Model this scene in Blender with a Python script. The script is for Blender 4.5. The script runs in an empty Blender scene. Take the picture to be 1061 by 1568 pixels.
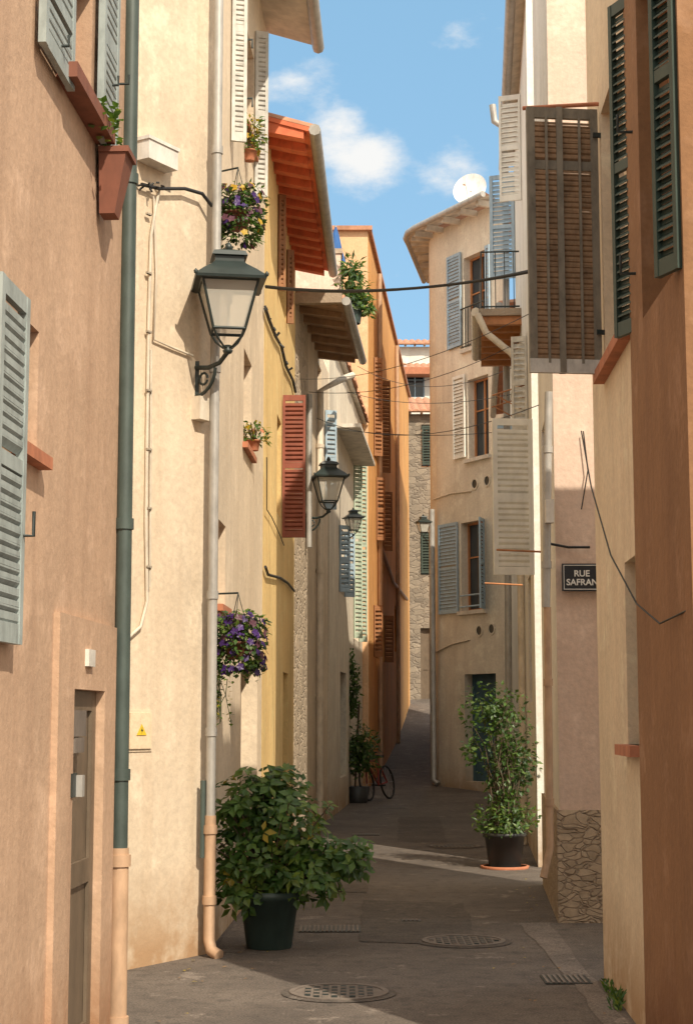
import bpy, math, random
from mathutils import Vector, Matrix
random.seed(7)
R=random.uniform
Z=Vector((0,0,1))
# ---------------------------------------------------------------- survey helpers
F=2500.0;CX=530.5;CY=784.0;TH=math.atan((1100-784)/2500.0);CAMZ=1.7
def ray(px,py):
    a=(px-CX)/F;b=(CY-py)/F
    return Vector((a,math.cos(TH)-math.sin(TH)*b,math.sin(TH)+math.cos(TH)*b))
def D(px,py,y):
    d=ray(px,py);t=y/d.y
    return Vector((d.x*t,y,CAMZ+d.z*t))
def gz(y):
    if y<30: return 0.0
    if y<60: return 0.0030*(y-30)**2
    return 2.7
def G(px,py):
    d=ray(px,py);t=-CAMZ/d.z
    return Vector((d.x*t,d.y*t,0))
class Wall:
    def __init__(s,a,b,flip=False):
        s.a=Vector((a[0],a[1],0));s.b=Vector((b[0],b[1],0))
        s.L=(s.b-s.a).length;s.u=(s.b-s.a).normalized()
        s.n=Vector((s.u.y,-s.u.x,0))
        if flip: s.n=-s.n
    def pt(s,q,o,z): 
        p=s.a+s.u*q+s.n*o
        return Vector((p.x,p.y,z))
    def hit(s,px,py):
        d=ray(px,py);o=Vector((0,0,CAMZ))
        t=(s.a-o).dot(s.n)/d.dot(s.n)
        p=o+d*t
        return ((p-s.a).dot(s.u),p.z)
    def rect(s,x0,x1,y0,y1):
        ym=(y0+y1)/2;xm=(x0+x1)/2
        a=s.hit(x0,ym)[0];b=s.hit(x1,ym)[0]
        return (min(a,b),max(a,b),s.hit(xm,y1)[1],s.hit(xm,y0)[1])
# ---------------------------------------------------------------- mesh builder
class MB:
    def __init__(s): s.v=[];s.f=[];s.mi=[];s.sm=[];s.mats=[]
    def k(s,m):
        if m not in s.mats: s.mats.append(m)
        return s.mats.index(m)
    def add(s,vs,fs,m,smooth=False):
        b=len(s.v);s.v+= [tuple(v) for v in vs];i=s.k(m)
        for f in fs: s.f.append(tuple(b+q for q in f));s.mi.append(i);s.sm.append(smooth)
    def box(s,o,ax,ay,az,m):
        o=Vector(o)
        vs=[o,o+ax,o+ax+ay,o+ay,o+az,o+ax+az,o+ax+ay+az,o+ay+az]
        s.add(vs,[(0,3,2,1),(4,5,6,7),(0,1,5,4),(1,2,6,5),(2,3,7,6),(3,0,4,7)],m)
    def wbox(s,w,s0,s1,o0,o1,z0,z1,m):
        s.box(w.pt(s0,o0,z0),w.u*(s1-s0),w.n*(o1-o0),Z*(z1-z0),m)
    def abox(s,x0,x1,y0,y1,z0,z1,m):
        s.box((x0,y0,z0),Vector((x1-x0,0,0)),Vector((0,y1-y0,0)),Z*(z1-z0),m)
    def tube(s,pts,r,m,n=8,smooth=True):
        pts=[Vector(p) for p in pts];N=len(pts);rings=[]
        rs=r if isinstance(r,(list,tuple)) else [r]*N
        up=None
        for i,p in enumerate(pts):
            t=(pts[min(i+1,N-1)]-pts[max(i-1,0)])
            if t.length<1e-7: t=Vector((0,0,1))
            t.normalize()
            if up is None:
                up=Vector((1,0,0)) if abs(t.x)<.8 else Vector((0,1,0))
            a=(up-t*up.dot(t)).normalized();up=a;b=t.cross(a)
            rings.append([p+(a*math.cos(6.28318*j/n)+b*math.sin(6.28318*j/n))*rs[i] for j in range(n)])
        vs=[v for q in rings for v in q];fs=[]
        for i in range(N-1):
            for j in range(n):
                fs.append((i*n+j,i*n+(j+1)%n,(i+1)*n+(j+1)%n,(i+1)*n+j))
        s.add(vs,fs,m,smooth)
        s.add(rings[0],[tuple(reversed(range(n)))],m);s.add(rings[-1],[tuple(range(n))],m)
    def lathe(s,c,prof,m,n=20,smooth=True):
        c=Vector(c);vs=[];fs=[]
        for (r,z) in prof:
            for j in range(n): vs.append(c+Vector((r*math.cos(6.28318*j/n),r*math.sin(6.28318*j/n),z)))
        for i in range(len(prof)-1):
            for j in range(n): fs.append((i*n+j,i*n+(j+1)%n,(i+1)*n+(j+1)%n,(i+1)*n+j))
        s.add(vs,fs,m,smooth)
    def leaf(s,p,d,nrm,L,W,m):
        d=d.normalized();sd=d.cross(nrm)
        if sd.length<1e-4: sd=d.cross(Vector((.3,.5,.8)))
        sd.normalize();n=sd.cross(d)
        mid=p+d*L*.5-n*W*.12
        tip=p+d*L-n*L*.22
        s.add([p,p+d*L*.45+sd*W*.5,tip,p+d*L*.45-sd*W*.5,mid],[(0,1,4),(1,2,4),(2,3,4),(3,0,4)],m)
    def build(s,name,parent=None):
        me=bpy.data.meshes.new(name);me.from_pydata(s.v,[],s.f)
        for m in s.mats: me.materials.append(m)
        me.polygons.foreach_set("material_index",s.mi);me.polygons.foreach_set("use_smooth",s.sm)
        me.update()
        ob=bpy.data.objects.new(name,me);bpy.context.scene.collection.objects.link(ob)
        if parent: ob.parent=parent
        return ob
def empty(name):
    e=bpy.data.objects.new(name,None);bpy.context.scene.collection.objects.link(e);return e
# ---------------------------------------------------------------- materials
def newmat(name):
    m=bpy.data.materials.new(name);m.use_nodes=True
    nt=m.node_tree;return m,nt,nt.nodes["Principled BSDF"]
def N(nt,t,**kw):
    n=nt.nodes.new(t)
    for k,v in kw.items(): setattr(n,k,v)
    return n
def mapped(nt,scale):
    g=N(nt,'ShaderNodeNewGeometry');mp=N(nt,'ShaderNodeMapping');mp.inputs['Scale'].default_value=scale
    nt.links.new(g.outputs['Position'],mp.inputs[0]);return mp.outputs[0]
def noiseN(nt,scale3,scale,detail=4,rough=.6):
    n=N(nt,'ShaderNodeTexNoise');n.inputs['Scale'].default_value=scale;n.inputs['Detail'].default_value=min(detail,4);n.inputs['Roughness'].default_value=rough
    nt.links.new(mapped(nt,scale3),n.inputs['Vector']);return n.outputs['Fac']
def ramp(nt,fac,a,b,ca=(0,0,0,1),cb=(1,1,1,1)):
    r=N(nt,'ShaderNodeValToRGB');r.color_ramp.elements[0].position=a;r.color_ramp.elements[1].position=b
    r.color_ramp.elements[0].color=ca;r.color_ramp.elements[1].color=cb
    nt.links.new(fac,r.inputs[0]);return r.outputs[0]
def mix(nt,fac,a,b,mode='MIX'):
    x=N(nt,'ShaderNodeMix',data_type='RGBA',blend_type=mode)
    for s,v in ((0,fac),(6,a),(7,b)):
        if isinstance(v,(int,float)): x.inputs[s].default_value=v
        elif isinstance(v,tuple): x.inputs[s].default_value=v if len(v)==4 else v+(1,)
        else: nt.links.new(v,x.inputs[s])
    return x.outputs[2]
def bump(nt,bsdf,h,strength,dist,prev=None):
    b=N(nt,'ShaderNodeBump');b.inputs['Strength'].default_value=strength;b.inputs['Distance'].default_value=dist
    nt.links.new(h,b.inputs['Height'])
    if prev: nt.links.new(prev,b.inputs['Normal'])
    nt.links.new(b.outputs[0],bsdf.inputs['Normal']);return b.outputs[0]
def dk(c,f): return tuple(x*f for x in c)
def stucco(name,c,stain=None,grain=.45,amt=.75,damp=.7):
    m,nt,b=newmat(name);stain=stain or dk(c,.62)
    big=noiseN(nt,(1,1,.7),.9,4);streak=noiseN(nt,(3.2,3.2,.22),1.5,4,.65);fine=noiseN(nt,(1,1,1),22,4,.7)
    col=mix(nt,ramp(nt,big,.35,.68),c,dk(c,.78))
    blot=noiseN(nt,(1,1,1),2.4,4,.72)
    col=mix(nt,mix(nt,.6,(0,0,0),ramp(nt,blot,.54,.66)),col,tuple(min(.92,x*1.10+.05) for x in c))
    st=ramp(nt,streak,.48,.76)
    col=mix(nt,mix(nt,amt,(0,0,0),st),col,stain)
    col=mix(nt,.28,col,ramp(nt,fine,.32,.66,(.4,.4,.4,1),(1.0,1.0,1.0,1)),'MULTIPLY')
    # rising damp near the ground
    g=N(nt,'ShaderNodeNewGeometry');sp=N(nt,'ShaderNodeSeparateXYZ');nt.links.new(g.outputs['Position'],sp.inputs[0])
    mr=N(nt,'ShaderNodeMapRange');mr.inputs[1].default_value=0;mr.inputs[2].default_value=damp;mr.inputs[3].default_value=1.15;mr.inputs[4].default_value=0
    nt.links.new(sp.outputs[2],mr.inputs[0])
    mm=N(nt,'ShaderNodeMath',operation='MULTIPLY');nt.links.new(mr.outputs[0],mm.inputs[0]);nt.links.new(ramp(nt,blot,.28,.55),mm.inputs[1])
    mm.use_clamp=True
    col=mix(nt,mm.outputs[0],col,(c[0]*.52,c[1]*.40,c[2]*.30))
    nt.links.new(col,b.inputs['Base Color']);b.inputs['Roughness'].default_value=.92
    p=bump(nt,b,noiseN(nt,(1,1,1),1.7,2),.25,.05)
    p=bump(nt,b,blot,.3,.02,p)
    bump(nt,b,fine,grain,.009,p)
    return m
def paint(name,c,rough=.55,metal=0,var=.35,scale=9):
    m,nt,b=newmat(name)
    n=noiseN(nt,(1,1,.5),scale,4,.65)
    col=mix(nt,ramp(nt,n,.38,.75),c,dk(c,1-var))
    nt.links.new(col,b.inputs['Base Color']);b.inputs['Roughness'].default_value=rough;b.inputs['Metallic'].default_value=metal
    return m
def stone(name,c1,c2,mort,sc=3.2):
    m,nt,b=newmat(name)
    v=N(nt,'ShaderNodeTexVoronoi',feature='DISTANCE_TO_EDGE');v2=N(nt,'ShaderNodeTexVoronoi')
    warp=N(nt,'ShaderNodeTexNoise');warp.inputs['Scale'].default_value=2.5
    vec=mapped(nt,(1,1,1.9));nt.links.new(vec,warp.inputs[0])
    add=N(nt,'ShaderNodeVectorMath',operation='MULTIPLY_ADD');add.inputs[1].default_value=(.5,.5,.5)
    nt.links.new(warp.outputs['Color'],add.inputs[0]);nt.links.new(vec,add.inputs[2])
    for q in (v,v2): q.inputs['Scale'].default_value=sc;nt.links.new(add.outputs[0],q.inputs['Vector'])
    bw=N(nt,'ShaderNodeRGBToBW');nt.links.new(v2.outputs['Color'],bw.inputs[0])
    col=mix(nt,bw.outputs[0],c1,c2);fine=noiseN(nt,(1,1,1),12,4,.7)
    col=mix(nt,.5,col,ramp(nt,fine,.3,.7,(.4,.4,.4,1),(1,1,1,1)),'MULTIPLY')
    e=ramp(nt,v.outputs[0],.02,.09)
    col=mix(nt,e,mort,col);nt.links.new(col,b.inputs['Base Color']);b.inputs['Roughness'].default_value=.95
    p=bump(nt,b,e,.7,.04);bump(nt,b,fine,.4,.02,p);return m
def leafmat(name,c):
    m,nt,b=newmat(name)
    n=noiseN(nt,(1,1,1),7,2);col=mix(nt,ramp(nt,n,.3,.7),dk(c,.6),dk(c,1.35))
    nt.links.new(col,b.inputs['Base Color']);b.inputs['Roughness'].default_value=.42
    t=N(nt,'ShaderNodeBsdfTranslucent');nt.links.new(mix(nt,.5,col,(c[0]*2.4,c[1]*2.1,c[2]*.8)),t.inputs[0])
    ms=N(nt,'ShaderNodeMixShader');ms.inputs[0].default_value=.33
    nt.links.new(b.outputs[0],ms.inputs[1]);nt.links.new(t.outputs[0],ms.inputs[2])
    nt.links.new(ms.outputs[0],nt.nodes['Material Output'].inputs[0]);return m
def glassmat(name,c=(.02,.025,.03),rough=.08):
    m,nt,b=newmat(name);n=noiseN(nt,(1,1,1),2,3)
    nt.links.new(mix(nt,n,c,dk(c,2.5)),b.inputs['Base Color']);b.inputs['Roughness'].default_value=rough;return m

PINK=stucco('stucco_salmon',(.62,.41,.275),(.44,.275,.18))
PEACH=stucco('stucco_peach',(.87,.69,.48),(.66,.48,.32))
CREAMW=stucco('stucco_cream',(.80,.655,.49),(.62,.48,.34))
YEL=stucco('stucco_yellow',(.90,.63,.27),(.74,.46,.17))
WHITEC=stucco('stucco_offwhite',(.83,.73,.59),(.6,.5,.4))
WHITE=stucco('stucco_white',(.89,.85,.77),(.68,.62,.54))
ORANGE=stucco('stucco_orange',(.84,.43,.14),(.56,.27,.10))
PEACHO=stucco('stucco_apricot',(.84,.52,.30),(.66,.4,.22))
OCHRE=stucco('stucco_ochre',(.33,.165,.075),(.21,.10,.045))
BLUSH=stucco('stucco_blush',(.82,.62,.50),(.64,.46,.36))
ROUGHB=stucco('rough_concrete',(.46,.36,.27),(.28,.22,.17),grain=1.6)
PEBBLE=stone('roughcast_stone_base',(.42,.32,.22),(.62,.48,.34),(.36,.27,.19),9.0)
STONE=stone('rubble_stone',(.42,.33,.24),(.64,.51,.37),(.58,.47,.35))
STONED=stone('old_stone',(.18,.15,.12),(.42,.35,.27),(.30,.25,.20),3.0)
ZINC=paint('zinc',(.46,.44,.41),.5,.3)
PIPEG=paint('pipe_green',(.07,.095,.085),.5)
PIPEB=paint('pipe_beige',(.55,.36,.23),.6)
PIPEW=paint('pipe_cream',(.72,.63,.51),.6)
GRAYSH=paint('shutter_greyblue',(.36,.41,.40),.6,0,.4,14)
PALESH=paint('shutter_pale',(.62,.60,.55),.6,0,.4,14)
BLUESH=paint('shutter_blue',(.38,.50,.60),.6,0,.3,12)
GREENSH=paint('shutter_green',(.042,.066,.052),.5)
LGREEN=paint('shutter_palegreen',(.46,.54,.42),.6)
REDSH=paint('shutter_red',(.30,.085,.05),.6)
BROWNSH=paint('shutter_brown',(.34,.15,.06),.65)
WHITESH=paint('shutter_white',(.84,.82,.75),.6,0,.2)
RATTAN=paint('shutter_raw',(.33,.205,.115),.75,0,.55,16)
RATF=paint('shutter_raw_frame',(.23,.20,.155),.75,0,.5,14)
WOOD=paint('wood_orange',(.50,.21,.08),.6)
TERRA=paint('terracotta',(.50,.19,.10),.8)
PLANTER=paint('planter_brown',(.24,.085,.05),.7)
TILE=paint('roof_tile',(.55,.27,.16),.85,0,.5,4)
REDUND=paint('eave_red',(.80,.20,.09),.7)
EAVEW=paint('eave_white',(.70,.63,.54),.7,0,.4,5)
EAVEB=paint('eave_wood',(.40,.25,.15),.75)
IRON=paint('iron_dark',(.025,.035,.033),.45)
LAMPM=paint('lantern_green',(.025,.038,.036),.4)
CABLE=paint('cable_black',(.015,.015,.016),.5)
GLASS=glassmat('window_glass')
DOORG=paint('door_greybrown',(.17,.125,.085),.5)
DOORB=paint('door_blue',(.06,.13,.17),.5)
POTG=paint('pot_green',(.04,.07,.063),.45)
POTD=paint('pot_dark',(.03,.03,.03),.45)
BOXW=paint('box_white',(.74,.70,.64),.5)
SIGNB=paint('sign_navy',(.012,.018,.03),.35)
SIGNW=paint('sign_white',(.8,.8,.78),.4)
SIGNY=paint('sign_yellow',(.8,.55,.03),.4)
BARK=paint('bark',(.12,.085,.055),.9)
CONC=paint('cast_iron_cover',(.20,.165,.14),.75,.1)
BIKR=paint('bike_red',(.30,.03,.02),.35)
RUBB=paint('rubber',(.02,.02,.02),.8)
UMB=paint('umbrella_blue',(.03,.12,.35),.8)
DRY=paint('dry_leaf',(.30,.18,.08),.9)
LF=[leafmat('leaf_a',(.045,.11,.022)),leafmat('leaf_b',(.075,.155,.028)),leafmat('leaf_c',(.13,.20,.035)),leafmat('leaf_yellow',(.34,.27,.03))]
DL=[leafmat('leaf_dark_a',(.035,.075,.022)),leafmat('leaf_dark_b',(.055,.115,.03)),leafmat('leaf_dark_c',(.10,.16,.04))]
PURP=leafmat('petal_purple',(.07,.025,.17));YELP=leafmat('petal_yellow',(.60,.40,.04));MAUV=leafmat('petal_mauve',(.15,.06,.09))
def lampglass():
    m,nt,b=newmat('lantern_glass');b.inputs['Roughness'].default_value=.3
    n=noiseN(nt,(1,1,1),6,3);nt.links.new(mix(nt,n,(.75,.72,.62),(.9,.88,.82)),b.inputs['Base Color'])
    tr=N(nt,'ShaderNodeBsdfTransparent');ms=N(nt,'ShaderNodeMixShader');ms.inputs[0].default_value=.5
    nt.links.new(b.outputs[0],ms.inputs[1]);nt.links.new(tr.outputs[0],ms.inputs[2]);nt.links.new(ms.outputs[0],nt.nodes['Material Output'].inputs[0])
    return m
LGLASS=lampglass()
# ---------------------------------------------------------------- parts
def facade(mb,w,z0,z1,ops,m,s0=0,s1=None,rev=.18,frame=WOOD,revm=None):
    s1=w.L if s1 is None else s1
    ss=sorted(set([s0,s1]+[min(max(q,s0),s1) for o in ops for q in o[:2]]))
    zs=sorted(set([z0,z1]+[min(max(q,z0),z1) for o in ops for q in o[2:4]]))
    for i in range(len(ss)-1):
        for j in range(len(zs)-1):
            cs=(ss[i]+ss[i+1])/2;cz=(zs[j]+zs[j+1])/2
            if any(o[0]<cs<o[1] and o[2]<cz<o[3] for o in ops): continue
            mb.add([w.pt(ss[i],0,zs[j]),w.pt(ss[i+1],0,zs[j]),w.pt(ss[i+1],0,zs[j+1]),w.pt(ss[i],0,zs[j+1])],[(0,1,2,3)],m)
    for o in ops:
        a,b,c,d=o[:4];fr=o[4] if len(o)>4 else frame;fill=o[5] if len(o)>5 else GLASS;rm=revm or m
        rv=.035 if (fill is not GLASS and rev<.15) else rev
        q=[w.pt(a,0,c),w.pt(b,0,c),w.pt(b,0,d),w.pt(a,0,d),w.pt(a,-rv,c),w.pt(b,-rv,c),w.pt(b,-rv,d),w.pt(a,-rv,d)]
        mb.add(q,[(0,1,5,4),(1,2,6,5),(2,3,7,6),(3,0,4,7)],rm)
        mb.add(q,[(4,5,6,7)],fill)
        if fill is not GLASS: # panelled door leaf
            t=.1;e=-rv+.02
            for (x0,x1,y0,y1) in ((a,a+t,c,d),(b-t,b,c,d),(a+t,b-t,c,c+.15),(a+t,b-t,d-t,d),(a+t,b-t,(c+d)/2-.06,(c+d)/2+.06)):
                if x1>x0: mb.wbox(w,x0+.002,x1-.002,-rv+.002,e,y0+.002,y1-.002,fill)
        if fr and fill is GLASS:
            t=.05;e=-rev+.035
            for (x0,x1,y0,y1) in ((a,a+t,c,d),(b-t,b,c,d),(a+t,b-t,c,c+t),(a+t,b-t,d-t,d),((a+b)/2-t/2,(a+b)/2+t/2,c+t,d-t)):
                mb.wbox(w,x0,x1,-rev+.002,e,y0,y1,fr)
            mb.wbox(w,a+t,(a+b)/2-t/2,-rev+.002,e-.008,c+(d-c)*.6,c+(d-c)*.6+.03,fr)
            mb.wbox(w,(a+b)/2+t/2,b-t,-rev+.002,e-.008,c+(d-c)*.6,c+(d-c)*.6+.03,fr)
def body(mb,w,z0,z1,depth,m,s0=0,s1=None,nd=None,fd=None):
    """gables, back and flat top closing a street facade"""
    s1=w.L if s1 is None else s1
    a,b=w.pt(s0,0,0),w.pt(s1,0,0)
    da=nd or -w.n; db=fd or -w.n
    a2=a+da*depth;b2=b+db*depth
    def q(p,z): return Vector((p.x,p.y,z))
    for (p,r) in ((a,a2),(b,b2),(a2,b2)):
        mb.add([q(p,z0),q(r,z0),q(r,z1),q(p,z1)],[(0,1,2,3)],m)
    mb.add([q(a,z1),q(b,z1),q(b2,z1),q(a2,z1)],[(0,1,2,3)],m)
def roof(mb,w,z,over,back,slope,s0,s1,tile=TILE,under=EAVEB,raft=EAVEB,rsp=.45,gut=ZINC,rw=.09,rh=.1,tw=.2):
    t=.05
    def P(s,o,dz): return w.pt(s,o,z+slope*(over-o)+dz)
    vs=[P(s0,over,0),P(s1,over,0),P(s1,-back,0),P(s0,-back,0)]
    vs+=[P(s0,over,t),P(s1,over,t),P(s1,-back,t),P(s0,-back,t)]
    mb.add(vs,[(0,1,2,3),(0,4,5,1),(1,5,6,2),(2,6,7,3),(3,7,4,0)],under)
    s=s0
    while s<s1-.01:
        e=min(s+tw,s1);k=5;vs=[];j2=R(-.025,.025)
        for o in (over+.05+j2,-back):
            for j in range(k+1):
                q=j/k;vs.append(P(s+(e-s)*q,o,t+.004+.075*math.sin(math.pi*q)))
        mb.add(vs,[(j,j+1,k+2+j,k+1+j) for j in range(k)]+[tuple(range(k+1))],tile)
        s=e
    if raft:
        n=max(2,int((s1-s0)/rsp))
        for i in range(n+1):
            c=s0+.02+(s1-s0-rw-.04)*i/n;a=c;b=c+rw
            vs=[P(a,over-.06,-rh*.75),P(b,over-.06,-rh*.75),P(b,-.02,-rh),P(a,-.02,-rh),P(a,over-.06,-.002),P(b,over-.06,-.002),P(b,-.02,-.002),P(a,-.02,-.002)]
            mb.add(vs,[(0,3,2,1),(4,5,6,7),(0,1,5,4),(1,2,6,5),(2,3,7,6),(3,0,4,7)],raft)
    if gut: mb.tube([w.pt(s0-.03,over+.06,z+.01),w.pt((s0+s1)/2,over+.06,z-.01),w.pt(s1+.03,over+.06,z-.02)],.065,gut,8)
def shutter(mb,p,d,w,h,m,slat=.06,fm=None,mids=(.5,),th=.035,tilt=1):
    d=d.normalized();n=Vector((-d.y,d.x,0));fm=fm or m;st=.05 if w>.3 else .03
    mb.box(p-n*th/2,d*st,n*th,Z*h,fm);mb.box(p+d*(w-st)-n*th/2,d*st,n*th,Z*h,fm)
    rails=[(0,.08),(h-.07,.07)]+[(h*q-.03,.06) for q in mids]
    for z,hh in rails: mb.box(p+d*st-n*(th/2-.003)+Z*z,d*(w-2*st),n*(th-.006),Z*hh,fm)
    z=.09
    while z<h-.09:
        if not any(r0-.02<z<r0+rh for r0,rh in rails):
            a1=R(-.002,.002)
            mb.box(p+d*st-n*.013+Z*(z+a1),d*(w-2*st)+Z*R(-.003,.003),n*.026+Z*tilt*-.026,Z*.008+n*.0,m)
            mb.box(p+d*st-n*.013+Z*(z+.008),d*(w-2*st),n*.004,Z*(slat*.45),m)
        z+=slat
def flatsh(mb,w,r,m,**k):
    s0,s1,z0,z1=r;shutter(mb,w.pt(s0,.045,z0),w.u,s1-s0,z1-z0,m,**k)
def perp(mb,w,s,o,z0,z1,m,ang=0,**k):
    """shutter standing out from the wall at s, width o"""
    d=w.n*math.cos(ang)+w.u*math.sin(ang)
    shutter(mb,w.pt(s,.01,z0),d,o,z1-z0,m,**k)
def pipe(name,pts,r,m,brk=None,parent=None,w=None):
    mb=MB();mb.tube(pts,r,m,12)
    if brk:
        for z in brk:
            for i in range(len(pts)-1):
                a,b=Vector(pts[i]),Vector(pts[i+1])
                if min(a.z,b.z)<=z<=max(a.z,b.z) and abs(a.z-b.z)>.2:
                    q=a.lerp(b,(z-a.z)/(b.z-a.z));mb.tube([q-Z*.03,q+Z*.03],r*1.22,m,12)
                    mb.box(q+Vector((-.008,0,-.008)),Vector((.016,0,0)),Vector((0,.08,0)),Z*.016,m);break
    return mb.build(name,parent)
# ================================================================ GROUND
def asphalt(name,f=1.0):
    m,nt,b=newmat(name)
    big=noiseN(nt,(1,1,1),.9,4,.6);fine=noiseN(nt,(1,1,1),70,3,.8);mid=noiseN(nt,(1,1,1),7,4,.7)
    col=mix(nt,ramp(nt,big,.35,.68),dk((.115,.094,.08),f),dk((.18,.148,.124),f))
    col=mix(nt,ramp(nt,mid,.48,.72),col,dk((.08,.067,.058),f))
    sp=noiseN(nt,(1,1,1),2.2,4,.75);col=mix(nt,ramp(nt,sp,.60,.66),col,dk((.24,.20,.17),f))
    col=mix(nt,.85,col,ramp(nt,fine,.38,.64,(.4,.4,.4,1),(1.4,1.4,1.4,1)),'MULTIPLY')
    nt.links.new(col,b.inputs['Base Color']);b.inputs['Roughness'].default_value=.85
    p=bump(nt,b,mid,.3,.02);bump(nt,b,fine,.7,.008,p);return m
ASPH=asphalt('asphalt');ASPH2=asphalt('asphalt_patch',.74);CGUT=asphalt('concrete_strip',1.4)
mb=MB()
ys=[-400,-60,-10]+[0,5,10,15,20,25,28]+[30+1.5*i for i in range(21)]+[80,150,600]
xs=[-400,-40,-6,-3,0,3,6,40,400]
vs=[(x,y,gz(y)) for y in ys for x in xs];nx=len(xs)
mb.add(vs,[(j*nx+i,j*nx+i+1,(j+1)*nx+i+1,(j+1)*nx+i) for j in range(len(ys)-1) for i in range(nx-1)],ASPH,True)
mb.build('ground')
mb=MB()
def patch(pts,m,z=.004):
    out=[]
    for i in range(len(pts)):
        a,b=pts[i],pts[(i+1)%len(pts)]
        L=math.hypot(b[0]-a[0],b[1]-a[1]);k=max(2,int(L/.25))
        for j in range(k):
            t=j/k;q=.022 if j else 0
            out.append((a[0]+(b[0]-a[0])*t+R(-q,q),a[1]+(b[1]-a[1])*t+R(-q,q),z))
    mb.add(out,[tuple(range(len(out)))],m)
patch([(.1,12.8),(1.0,12.6),(1.08,15.4),(.15,15.7)],ASPH2);patch([(-.6,16.5),(.2,16.3),(.25,19.6),(-.55,19.9)],ASPH2);patch([(.7,23),(1.4,22.9),(1.6,28.5),(.9,28.6)],ASPH2)
mb.build('road_patch')
mb=MB()
patch([(1.45,9.2),(1.57,9.2),(1.70,13.95),(1.44,13.9)],CGUT);patch([(-.98,12.2),(-.76,12.2),(-.56,22),(-.72,22)],CGUT)
mb.build('pavement')
def manhole(px,py,r):
    c=G(px,py);c.z=.006;mb=MB()
    n=36
    mb.lathe(c,[(r+.05,-.001),(r,.003)],ASPH2,n,False)
    mb.lathe(c,[(r,0),(r,.010),(r-.035,.010),(r-.035,.004),(.001,.004)],CONC,n,False)
    st=.055
    k=int(r/st)+1
    for i in range(-k,k):
        for j in range(-k,k):
            x=(i+.5)*st;y=(j+.5)*st
            if math.hypot(x,y)<r-.07: mb.box(c+Vector((x-.018,y-.018,.0035)),Vector((.036,0,0)),Vector((0,.036,0)),Z*.008,IRON if (i+j)%2 else CONC)
    mb.build('manhole_cover')
manhole(519,1522,.31);manhole(710,1443,.32);manhole(692,1224,.35);manhole(697,1297,.34)
def grate(px,py,w,l,name='drain_grate'):
    c=G(px,py);c.z=.004;mb=MB();mb.abox(c.x-w/2,c.x+w/2,c.y-l/2,c.y+l/2,.0035,.008,IRON)
    x=-w/2+.01
    while x<w/2-.02: mb.abox(c.x+x,c.x+x+.018,c.y-l/2+.01,c.y+l/2-.01,.007,.014,CONC);x+=.035
    mb.build(name)
grate(866,1502,.3,.35);grate(600,1238,.55,.25);grate(560,1279,.4,.3);grate(630,1411,.16,.12);grate(505,1424,.5,.4)
# ================================================================ LEFT SIDE
# --- A salmon house
A=Wall((-1.42,5.6),(-1.24,9.0));h=empty('salmon_house')
ops=[A.rect(24,58,490,690)+(None,GLASS),A.rect(98,146,1057,1700)+(None,DOORG),A.rect(95,141,-60,150)+(BROWNSH,GLASS)]
ops[1]=(ops[1][0],ops[1][1],.06,ops[1][3],None,DOORG)
mb=MB();facade(mb,A,0,7.2,ops,PINK,rev=.12);body(mb,A,0,7.2,5,PINK)
r=A.rect(76,166,948,1500);d=ops[1]
mb.wbox(A,r[0],d[0]-.002,0,.03,0,r[3],PINK);mb.wbox(A,d[1]+.002,r[1],0,.03,0,r[3],PINK);mb.wbox(A,d[0]-.002,d[1]+.002,0,.03,d[3]+.002,r[3],PINK)
mb.wbox(A,d[0],d[1],-.03,.05,0,.06,ROUGHB)
o=ops[0];mb.wbox(A,o[0]-.05,o[1]+.06,-.1,.06,o[2]-.05,o[2]+.004,TERRA)
o=ops[2];mb.wbox(A,o[0]-.1,o[1]+.15,-.08,.10,o[2]-.07,o[2]+.003,PLANTER)
mb.build('walls',h)
mb=MB();flatsh(mb,A,A.rect(50,97,-90,105),GRAYSH,slat=.05);flatsh(mb,A,A.rect(142,166,-90,235),GRAYSH,slat=.05)
flatsh(mb,A,A.rect(-28,18,430,985),GRAYSH,slat=.05)
o=A.hit(12,820);mb.tube([A.pt(o[0],.05,o[1]),A.pt(o[0]+.02,.1,o[1]),A.pt(o[0]+.02,.1,o[1]+.1)],.008,IRON,6)
for (x,y) in ((75,70),(155,130),(172,128)):
    o=A.hit(x,y);q=A.pt(o[0],.0,o[1]);mb.tube([q,q+A.n*.09,q+A.n*.09+Z*.05],.007,IRON,6)
mb.build('shutters',h)
mb=MB()
for (x0,x1,y0,y1,mt,b0,dp) in ((121,131,995,1021,BOXW,.03,.05),(101,126,1088,1128,CONC,-.012,.02),(109,123,1130,1153,CONC,-.012,.02)):
    r=A.rect(x0,x1,y0,y1);mb.wbox(A,r[0],r[1],b0,dp,r[2],r[3],mt)
mb.build('door_fittings',h)
mb=MB();s,z=A.hit(98,1222);q=A.pt(s,-.012,z);mb.box(q,A.u*.10,A.n*.05,Z*.11,IRON);mb.box(q+A.u*.08+A.n*.05,A.u*.05,A.n*.03,Z*.10,ZINC);mb.build('lock_box',h)
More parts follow.
